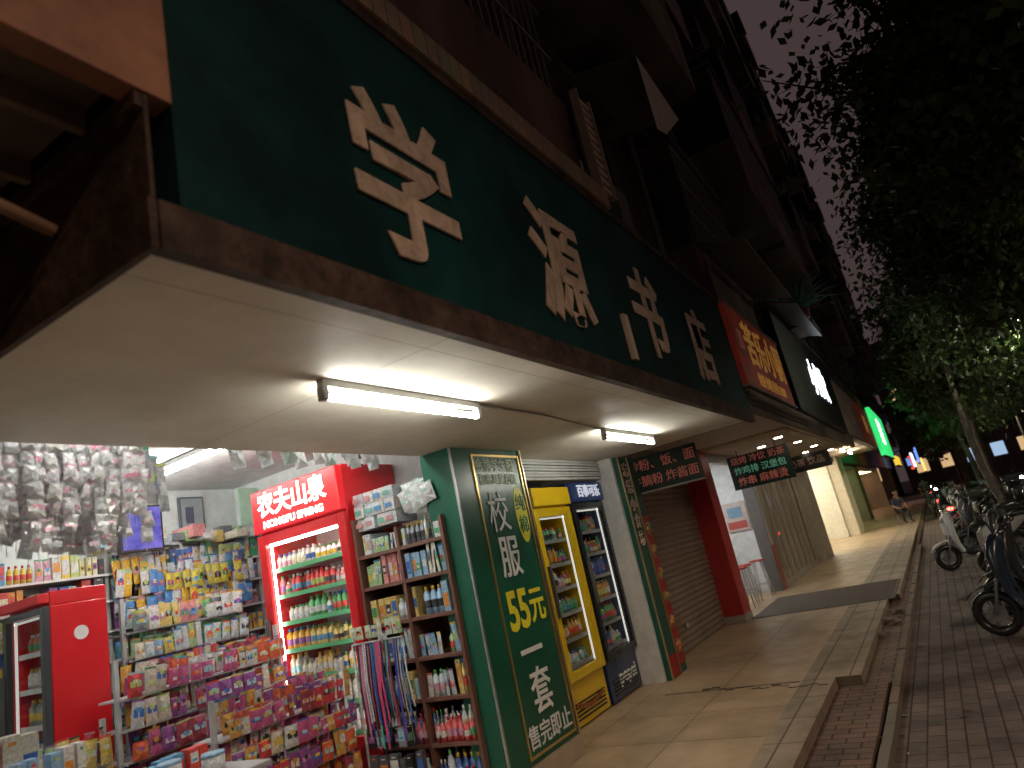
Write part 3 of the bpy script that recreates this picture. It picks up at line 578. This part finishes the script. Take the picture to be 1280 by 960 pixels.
gr.box((4.84,1.48,4.32),(4.86,1.55,5.3),(.4,.32,.24)); gr.box((5.10,1.48,4.32),(5.12,1.55,5.3),(.4,.32,.24)); gr.build('window_grille',M_semi)
aw=MB(); aw.poly([(6.74,1.3,6.72),(6.70,1.3,5.72),(7.1,1.3,5.85),(8.2,1.3,6.62)],(.85,.74,.6)); aw.poly([(6.74,1.3,6.72),(8.2,1.3,6.62),(8.2,2.3,6.9),(6.74,2.3,7.0)],(.2,.17,.14)); aw.build('awning',M_matte)
aw=MB()
for k in range(2):
    x=8.3+k*3.6; aw.hexa([(x,1.0,4.75),(x+3.2,1.0,4.75),(x+3.2,1.6,5.0),(x,1.6,5.0),(x,1.0,4.79),(x+3.2,1.0,4.79),(x+3.2,1.6,5.05),(x,1.6,5.05)],(.13,.12,.11))
aw.build('window_awning',M_semi)
pt=empty('potted_plant',(14.5,1.2,5.0)); mb=MB()
mb.cyl((0,0,-.05),(0,0,.28),.14,.19,(.3,.12,.07),12)
for k in range(60):
    a=R(0,6.28); el=R(.2,1.3); L=R(.6,1.05); d=Vector((math.cos(a)*math.cos(el),math.sin(a)*math.cos(el),math.sin(el))); s=d.orthogonal().normalized()*.03
    p0=Vector((0,0,.28)); p1=p0+d*L*.6; p2=p0+d*L-Vector((0,0,.18*L)); c=(.25,.6,.45)
    mb.quad(p0-s*.5,p0+s*.5,p1+s,p1-s,c); mb.poly([p1-s,p1+s,p2],c)
mb.build('leaves_and_pot',M_semi,pt)
mb=MB(); mb.box((14.0,1.0,4.85),(15.1,1.9,4.95),(.2,.18,.16)); mb.build('balcony_shelf',M_matte)
# ---------------------------------------------------------------- trees
def leafmat():
    m=bpy.data.materials.new('leaf'); m.use_nodes=True; t=m.node_tree; b=t.nodes['Principled BSDF']
    a=t.nodes.new('ShaderNodeAttribute'); a.attribute_name='Col'; t.links.new(a.outputs['Color'],b.inputs['Base Color']); b.inputs['Roughness'].default_value=.5; b.inputs['Specular IOR Level'].default_value=.3
    tr=t.nodes.new('ShaderNodeBsdfTranslucent'); t.links.new(a.outputs['Color'],tr.inputs[0]); x=t.nodes.new('ShaderNodeMixShader'); x.inputs[0].default_value=.35
    t.links.new(b.outputs[0],x.inputs[1]); t.links.new(tr.outputs[0],x.inputs[2]); t.links.new(x.outputs[0],t.nodes['Material Output'].inputs[0]); return m
M_leaf=leafmat(); M_bark=mat('bark',(.10,.08,.065),.85,var=.5,scale=7,bump=.6); M_pale=mat('pale_bark',(.26,.22,.18),.8,var=.4,scale=6,bump=.4)
def tree(x,y,crown,rad,n,trunk_h,leaf=.1,bark=None,lean=(0,0),seed=1,tr=.14,limb=.55):
    rng=np.random.RandomState(seed); e=empty('street_tree')
    mb=MB(); base=Vector((x,y,-.16)); fork=Vector((x+lean[0],y+lean[1],trunk_h))
    pts=[base.lerp(fork,i/5)+Vector((rng.normal()*.03,rng.normal()*.03,0)) for i in range(6)]; pts[0]=base;pts[-1]=fork
    for i in range(5): mb.cyl(pts[i],pts[i+1],tr*(1.25 if i==0 else 1)*(1-.08*i),tr*(1-.08*(i+1)),(1,1,1),12,False)
    mb.build('trunk',bark or M_bark,e); mb=MB()
    C=Vector(crown); cl=[]
    for b in range(8):
        th=2*math.pi*b/8+rng.rand()*.6; ph=rng.rand()*1.0-.15
        end=C+Vector((math.cos(th)*math.cos(ph)*rad[0],math.sin(th)*math.cos(ph)*rad[1],math.sin(ph)*rad[2]))*.85
        prev=fork; r=tr*limb
        mid=(fork+end)/2+Vector((rng.normal()*.3,rng.normal()*.3,.4))
        P=[]
        for i in range(1,8):
            s=i/7; p=fork*(1-s)**2+mid*2*s*(1-s)+end*s*s+Vector(rng.normal(0,.06,3)); r2=r*.78
            mb.cyl(prev,p,r,r2,(1,1,1),7,False); prev=p; r=r2; P.append(p)
        for p in P[2:]:
            for q in range(3):
                d=Vector(rng.normal(0,1,3)); d.z*=.5; d.y*=.8; tip=p+d.normalized()*rng.uniform(.5,1.2)
                mb.cyl(p,tip,.02,.006,(1,1,1),4,False); cl.append(tip); cl.append(p.lerp(tip,.6))
    mb.build('limbs',M_bark,e)
    ex=[]
    for i in range(int(len(cl)*1.5)):
        d=rng.normal(0,1,3); d/=np.linalg.norm(d); d[2]-=.15; f=rng.uniform(.4,1.08); ex.append(np.array(C)+d*np.array(rad)*f)
    cen=np.array([list(c) for c in cl]+ex); w=rng.rand(len(cen))**1.5+.1; w/=w.sum()
    idx=rng.choice(len(cen),n,p=w); sig=rng.uniform(.12,.34,len(cen))[idx]
    pos=cen[idx]+rng.normal(0,1,(n,3))*sig[:,None]*np.array([1,1,.7])
    dirs=rng.normal(0,1,(n,3)); dirs[:,2]-=.6; dirs/=np.linalg.norm(dirs,axis=1)[:,None]
    up=rng.normal(0,.6,(n,3)); up[:,2]+=1; side=np.cross(dirs,up); side/=np.linalg.norm(side,axis=1)[:,None]+1e-6
    L=leaf*rng.uniform(.7,1.35,n)[:,None]; wd=L*.27
    v=np.stack([pos,pos+dirs*L*.45+side*wd,pos+dirs*L,pos+dirs*L*.45-side*wd],1).reshape(-1,3)
    me=bpy.data.meshes.new('foliage'); f=np.arange(n*4).reshape(-1,4)
    me.from_pydata(v.tolist(),[],f.tolist())
    tone=rng.uniform(.4,1.4,len(cen))[idx]*rng.uniform(.75,1.25,n)
    col=np.stack([.065*tone,.10*tone,.036*tone,np.ones(n)],1); col=np.repeat(col,4,0)
    at=me.color_attributes.new('Col','FLOAT_COLOR','CORNER'); at.data.foreach_set('color',col.ravel()); me.materials.append(M_leaf)
    o=bpy.data.objects.new('foliage',me); COL.objects.link(o); o.parent=e
tree(9.0,-2.1,(9.0,-2.45,6.6),(3.1,2.05,2.4),32000,3.9,.14,seed=3,tr=.16,limb=.4)
tree(14.6,-2.3,(14.6,-2.2,6.0),(3.3,2.0,2.6),30000,3.6,.15,seed=5,tr=.12,limb=.45)
tree(20.3,-1.15,(20.6,-2.0,5.6),(3.5,1.9,2.6),24000,3.9,.17,M_pale,(-.1,.05),seed=8,tr=.095,limb=.5)
tree(27,-1.6,(27,-2.0,5.7),(3.6,2.0,2.5),13000,3.6,.22,seed=11)
tree(36,-1.6,(36,-2.0,6.0),(4,2.3,2.8),9000,3.6,.28,seed=12)
tree(48,-1.6,(48,-1.9,6.2),(5,2.6,3.0),7000,3.6,.36,seed=13)
tree(64,-1.8,(64,-2.2,6.4),(6,3.0,3.4),6000,3.6,.5,seed=14)
# ---------------------------------------------------------------- scooters
def scooter(x,y,rz,col,lit=False,tail=False,z=-.15,box=False,name='parked_scooter'):
    e=empty(name,(x,y,z),rz); mb=MB()
    for wx in (-.6,.62):
        mb.torus((wx,0,.235),.185,.05,(.02,.02,.02)); mb.cyl((wx,-.03,.235),(wx,.03,.235),.09,.09,(.2,.2,.21),12)
        for k in range(5):
            a=2*math.pi*k/5; mb.cyl((wx,0,.235),(wx+.16*math.cos(a),0,.235+.16*math.sin(a)),.016,.016,(.2,.2,.21),5)
    t=math.pi/2
    mb.loft([(-.86,0,.68,.03,.03,0),(-.78,0,.64,.09,.07,0),(-.6,0,.58,.14,.13,0),(-.35,0,.53,.17,.17,0),(-.12,0,.48,.16,.18,0),(-.02,0,.42,.13,.14,0)],col)
    mb.loft([(-.72,0,.72,.07,.03,0),(-.6,0,.745,.12,.05,0),(-.3,0,.73,.14,.055,0),(-.05,0,.71,.13,.05,0),(.06,0,.69,.08,.025,0)],(.02,.02,.02))
    mb.loft([(-.15,0,.3,.14,.06,0),(.1,0,.27,.16,.04,0),(.36,0,.3,.16,.05,0)],(.05,.05,.055))
    mb.loft([(.34,0,.28,.15,.03,t),(.42,0,.45,.18,.045,t),(.45,0,.65,.2,.06,t),(.45,0,.82,.17,.08,t),(.42,0,.95,.11,.08,t),(.39,0,1.02,.07,.05,t)],col)
    mb.loft([(.36,0,.46,.05,.03,0),(.5,0,.52,.065,.03,.5),(.64,0,.52,.065,.025,1.2),(.78,0,.47,.055,.02,1.8),(.87,0,.38,.04,.015,2.2)],col)
    mb.loft([(-.8,0,.5,.04,.012,0),(-.7,0,.5,.06,.02,0),(-.5,0,.5,.06,.02,0)],(.03,.03,.03)); 
    for s in (-1,1):
        mb.cyl((.46,.06*s,.7),(.62,.07*s,.235),.018,.018,(.2,.2,.2),7); mb.cyl((-.3,.1*s,.35),(-.6,.08*s,.235),.025,.02,(.15,.15,.15),6)
        mb.cyl((.38,.05*s,1.0),(.34,.3*s,1.03),.013,.013,(.2,.2,.2),7); mb.cyl((.345,.22*s,1.025),(.33,.35*s,1.035),.019,.019,(.02,.02,.02),7)
        mb.cyl((.36,.18*s,1.03),(.38,.26*s,1.2),.006,.006,K,5); mb.ell((.38,.28*s,1.23),(.015,.06,.04),(.05,.05,.06),8,6)
    mb.cyl((-.1,.12,.3),(-.02,.22,.0),.012,.012,(.2,.2,.2),6)
    mb.cyl((-.62,0,.74),(-.88,0,.76),.012,.012,(.2,.2,.2),6); mb.box((-.92,-.1,.75),(-.68,.1,.765),(.2,.2,.2))
    mb.box((-.9,-.06,.4),(-.885,.06,.52),(.1,.2,.5))
    if box: mb.loft([(-.98,0,.93,.15,.13,0),(-.9,0,.94,.18,.17,0),(-.7,0,.94,.18,.17,0),(-.62,0,.92,.15,.13,0)],(.03,.03,.035))
    mb.build('body',M_gloss,e)
    mb=MB(); mb.ell((.51,0,.88),(.04,.075,.05),(.4,.4,.4)); mb.build('headlight',M_hl if lit else M_gloss,e)
    mb=MB(); mb.ell((-.88,0,.66),(.03,.09,.05),(.4,.02,.02)); mb.build('tail_light',M_tl if tail else M_gloss,e)
    return e
M_hl=emat('headlight_on',(1,.95,.8),60); M_tl=emat('tail_on',(1,.03,.02),30)
cols=[(.02,.025,.035),(.03,.03,.03),(.02,.04,.08),(.03,.03,.035),(.35,.35,.36),(.05,.05,.06),(.2,.02,.02),(.04,.05,.06),(.3,.32,.35),(.05,.08,.15)]
scooter(8.75,-.72,math.radians(75),(.02,.035,.06)); scooter(9.9,-.90,math.radians(80),(.03,.03,.035),box=True); scooter(11.4,-1.0,math.radians(72),(.03,.035,.04))
scooter(13.3,-1.0,math.radians(80),(.04,.04,.045)); scooter(15.3,-.35,math.radians(112),(.72,.73,.72)); 
xx=17.0
for k in range(20):
    scooter(xx,-.85+R(-.2,.2),math.radians(R(68,110)),random.choice(cols),box=random.random()<.3); xx+=R(.9,1.6)
for x,y,a,l,tl in ((25,-.05,5,False,True),(23.5,-1.9,0,False,True),(26,-3.6,180,True,False),(19.5,-3.4,0,False,True),(34,-4.0,0,False,True),(40,-3.4,180,True,False),(46,.1,180,True,False),(52,.5,0,False,True),(60,.4,180,True,False),(33,.3,10,False,True)):
    scooter(x,y,math.radians(a),random.choice(cols),l,tl,-.29 if y<-2.7 else -.15,name='scooter')
# ---------------------------------------------------------------- people
def person(name,x,y,rz,shirt,pants,z=0,sit=False):
    e=empty(name,(x,y,z),rz)
    V=[];E=[];Rr=[]; D=-.43 if sit else 0; LF=.10 if sit else 0
    def add(p,r,pa=None):
        V.append(p);Rr.append(r)
        if pa is not None: E.append((pa,len(V)-1))
        return len(V)-1
    pel=add((0,0,.95+D),(.15,.11)); wa=add((LF*.3,0,1.12+D),(.13,.10),pel); ch=add((LF,0,1.32+D),(.17,.12),wa); nk=add((LF*1.4,0,1.47+D),(.065,.06),ch); hd=add((.02+LF*1.6,0,1.56+D),(.07,.075),nk); h2=add((.03+LF*1.7,0,1.65+D),(.085,.098),hd); add((.015+LF*1.7,0,1.73+D),(.06,.07),h2)
    for s,st in ((1,.12),(-1,-.1)):
        if sit:
            hp=add((.08,.10*s,.50),(.09,.09),pel); kn=add((.44,.14*s,.50),(.065,.065),hp); an=add((.42,.14*s,.09),(.04,.04),kn); add((.56,.15*s,.035),(.035,.03),an)
            sh=add((LF,.19*s,1.38+D),(.055,.055),ch); el=add((.14,.25*s,.72),(.042,.042),sh); wr=add((.36,.17*s,.61),(.028,.028),el); add((.43,.15*s,.60),(.035,.02),wr)
        else:
            hp=add((0,.09*s,.86),(.09,.09),pel); kn=add((st*.6+.03,.1*s,.48),(.06,.06),hp); an=add((st,.1*s,.09),(.04,.04),kn); add((st+.14,.11*s,.035),(.035,.03),an)
            sh=add((0,.19*s,1.38),(.055,.055),ch); el=add((-st*.6,.24*s,1.12),(.042,.042),sh); wr=add((-st+.08,.24*s,.88),(.028,.028),el); add((-st+.11,.24*s,.80),(.035,.02),wr)
    me=bpy.data.meshes.new('b'); me.from_pydata(V,E,[]); o=bpy.data.objects.new('b',me); COL.objects.link(o)
    o.modifiers.new('s','SKIN'); 
    for i,sv in enumerate(me.skin_vertices[0].data): sv.radius=Rr[i]; sv.use_root=(i==0)
    ss=o.modifiers.new('ss','SUBSURF'); ss.levels=2; ss.render_levels=2
    bpy.context.view_layer.update(); dg=bpy.context.evaluated_depsgraph_get(); me2=bpy.data.meshes.new_from_object(o.evaluated_get(dg)); bpy.data.objects.remove(o)
    sk=(.45,.26,.18)
    mb=MB(); mb.v=[v.co[:] for v in me2.vertices]; hx0=LF*1.7
    for p in me2.polygons:
        c=p.center
        if c.z<.085: k=(.05,.05,.05)
        elif c.z>1.44+D: k=(.02,.015,.012) if (c.z>1.66+D or c.x<hx0) and c.z>1.53+D else sk
        elif (not sit and abs(c.y)>.185 and c.z<1.2) or (sit and c.z>.57 and c.x>.17): k=sk
        elif c.z<.98+D or (sit and c.z<.6): k=pants
        else: k=shirt
        mb.face(tuple(p.vertices),k,True)
    mb.build('body',M_matte,e)
    mb=MB(); mb.M=Matrix.Translation((LF*1.7,0,D))
    mb.ell((.12,0,1.63),(.018,.014,.02),sk); 
    for s in (-1,1): mb.ell((.105,.033*s,1.655),(.01,.014,.008),(.05,.04,.04)); mb.ell((.02,.09*s,1.635),(.02,.012,.03),sk)
    mb.ell((.108,0,1.59),(.008,.025,.006),(.4,.12,.1)); mb.M=None
    for s,st in ((1,.12),(-1,-.1)):
        hx=-st+.11
        for f,(dx,L) in enumerate(((-.03,.07),(-.01,.085),(.01,.08),(.03,.062))):
            if sit: mb.cyl((.44,(.15+dx)*s,.60),(.44+L*.8,(.15+dx)*s,.575),.009,.007,sk,6)
            else: mb.cyl((hx+dx,.24*s,.79),(hx+dx+.01,.235*s,.79-L),.009,.007,sk,6)
        if sit: mb.cyl((.40,.13*s,.605),(.45,.10*s,.59),.01,.008,sk,6)
        else: mb.cyl((hx+.03,.235*s,.83),(hx+.065,.225*s,.775),.01,.008,sk,6)
    mb.build('face_and_fingers',M_matte,e)
person('seated_person',31,1.55,math.radians(215),(.04,.05,.08),(.03,.03,.04),sit=True); stool(31,1.55,0,.58)
person('pedestrian',40,.5,math.radians(10),(.2,.2,.22),(.04,.05,.09),-.15)
# ---------------------------------------------------------------- street lamps
M_lh=emat('lamp_head_glow',(1,.8,.55),6,False)
def street_lamp(x,y,col,P,h=6.8,arm=1.4,cone=160):
    e=empty('street_lamp',(x,y,-.29)); mb=MB(); mb.cyl((0,0,0),(0,0,h),.09,.055,(.3,.3,.3),12); mb.cyl((0,0,0),(0,0,.3),.15,.13,(.25,.25,.25),12)
    mb.cyl((0,0,h-.05),(0,arm,h+.25),.04,.03,(.3,.3,.3),8); mb.box((-.14,arm-.1,h+.2),(.14,arm+.55,h+.3),(.3,.3,.3)); mb.build('pole',M_semi,e)
    mb=MB(); mb.box((-.11,arm-.05,h+.185),(.11,arm+.5,h+.197),W); mb.build('lens',M_lh,e)
    l=bpy.data.lights.new('lamp','SPOT' if cone else 'POINT'); l.energy=P; l.color=col; l.shadow_soft_size=.2
    if cone: l.spot_size=math.radians(cone); l.spot_blend=.5
    o=bpy.data.objects.new('lamp',l); COL.objects.link(o); o.parent=e; o.location=(0,arm+.2,h+.1)
street_lamp(-.5,-6.2,(1,.72,.50),950,6.2); street_lamp(10.5,-6.0,(1,.88,.66),480,5.6,cone=175); street_lamp(31,-5.2,(1,.88,.62),800,5.6); street_lamp(50,-5.2,(1,.8,.55),800,5.6)
street_lamp(17.6,-3.4,(1,1,.76),190,4.4,.6,0)
# ---------------------------------------------------------------- background
for (x0,x1,y0,y1,h) in ((90,110,4,20,26),(95,115,-14,2.5,18),(70,88,-30,-16,20),(30,66,-34,-18,22),(120,150,-40,-10,34)):
    e=empty('background_building'); bg=MB(); lw=MB(); bg.box((x0,y0,-.3),(x1,y1,h),(.12,.10,.09)); bg.box((x0-.3,y0-.3,h),(x1+.3,y1+.3,h+.5),(.1,.08,.08))
    for zz in np.arange(2,h-2,3):
        for yy in np.arange(y0+1,y1-1.5,2.6):
            lit=random.random()<(.8 if zz<3 else .22); (lw if lit else bg).box((x0-.05,yy,zz),(x0-.01,yy+1.3,zz+1.5),((.9,.6,.3) if random.random()<.6 else (.5,.7,1)) if lit else (.02,.02,.025))
    bg.build('walls',M_wall,e)
    if lw.v: lw.build('lit_windows',vcmat('lit_window',.5,emit=.8),e)
# ---------------------------------------------------------------- world
w=bpy.data.worlds.new('World'); scene.world=w; w.use_nodes=True; t=w.node_tree; b=t.nodes['Background']
sky=t.nodes.new('ShaderNodeTexSky'); sky.sky_type='NISHITA'; sky.sun_disc=False; sky.sun_elevation=math.radians(-4); sky.sun_rotation=math.radians(200)
mx=t.nodes.new('ShaderNodeMix'); mx.data_type='RGBA'; mx.inputs[0].default_value=.95; mx.inputs[7].default_value=(.44,.30,.305,1)
t.links.new(sky.outputs[0],mx.inputs[6]); t.links.new(mx.outputs[2],b.inputs[0]); b.inputs[1].default_value=.135
# ---------------------------------------------------------------- camera
X=Vector((525,112,850)).normalized(); Zv=Vector((-699,-3172,850)); Zv=(Zv-X*Zv.dot(X)).normalized(); Y=Zv.cross(X)
if Y.x>0: Y=-Y
right=Vector((X.x,Y.x,Zv.x)); up=-Vector((X.y,Y.y,Zv.y)); back=-Vector((X.z,Y.z,Zv.z))
cd=bpy.data.cameras.new('camera'); cam=bpy.data.objects.new('camera',cd); COL.objects.link(cam)
Mx=Matrix((( right.x,up.x,back.x,0),(right.y,up.y,back.y,0),(right.z,up.z,back.z,1.6),(0,0,0,1)))
cam.matrix_world=Mx; cd.lens=36*850/1280; cd.sensor_width=36; cd.clip_start=.05; cd.clip_end=2000
cd.dof.use_dof=True; cd.dof.focus_distance=6.5; cd.dof.aperture_fstop=1.6
scene.camera=cam
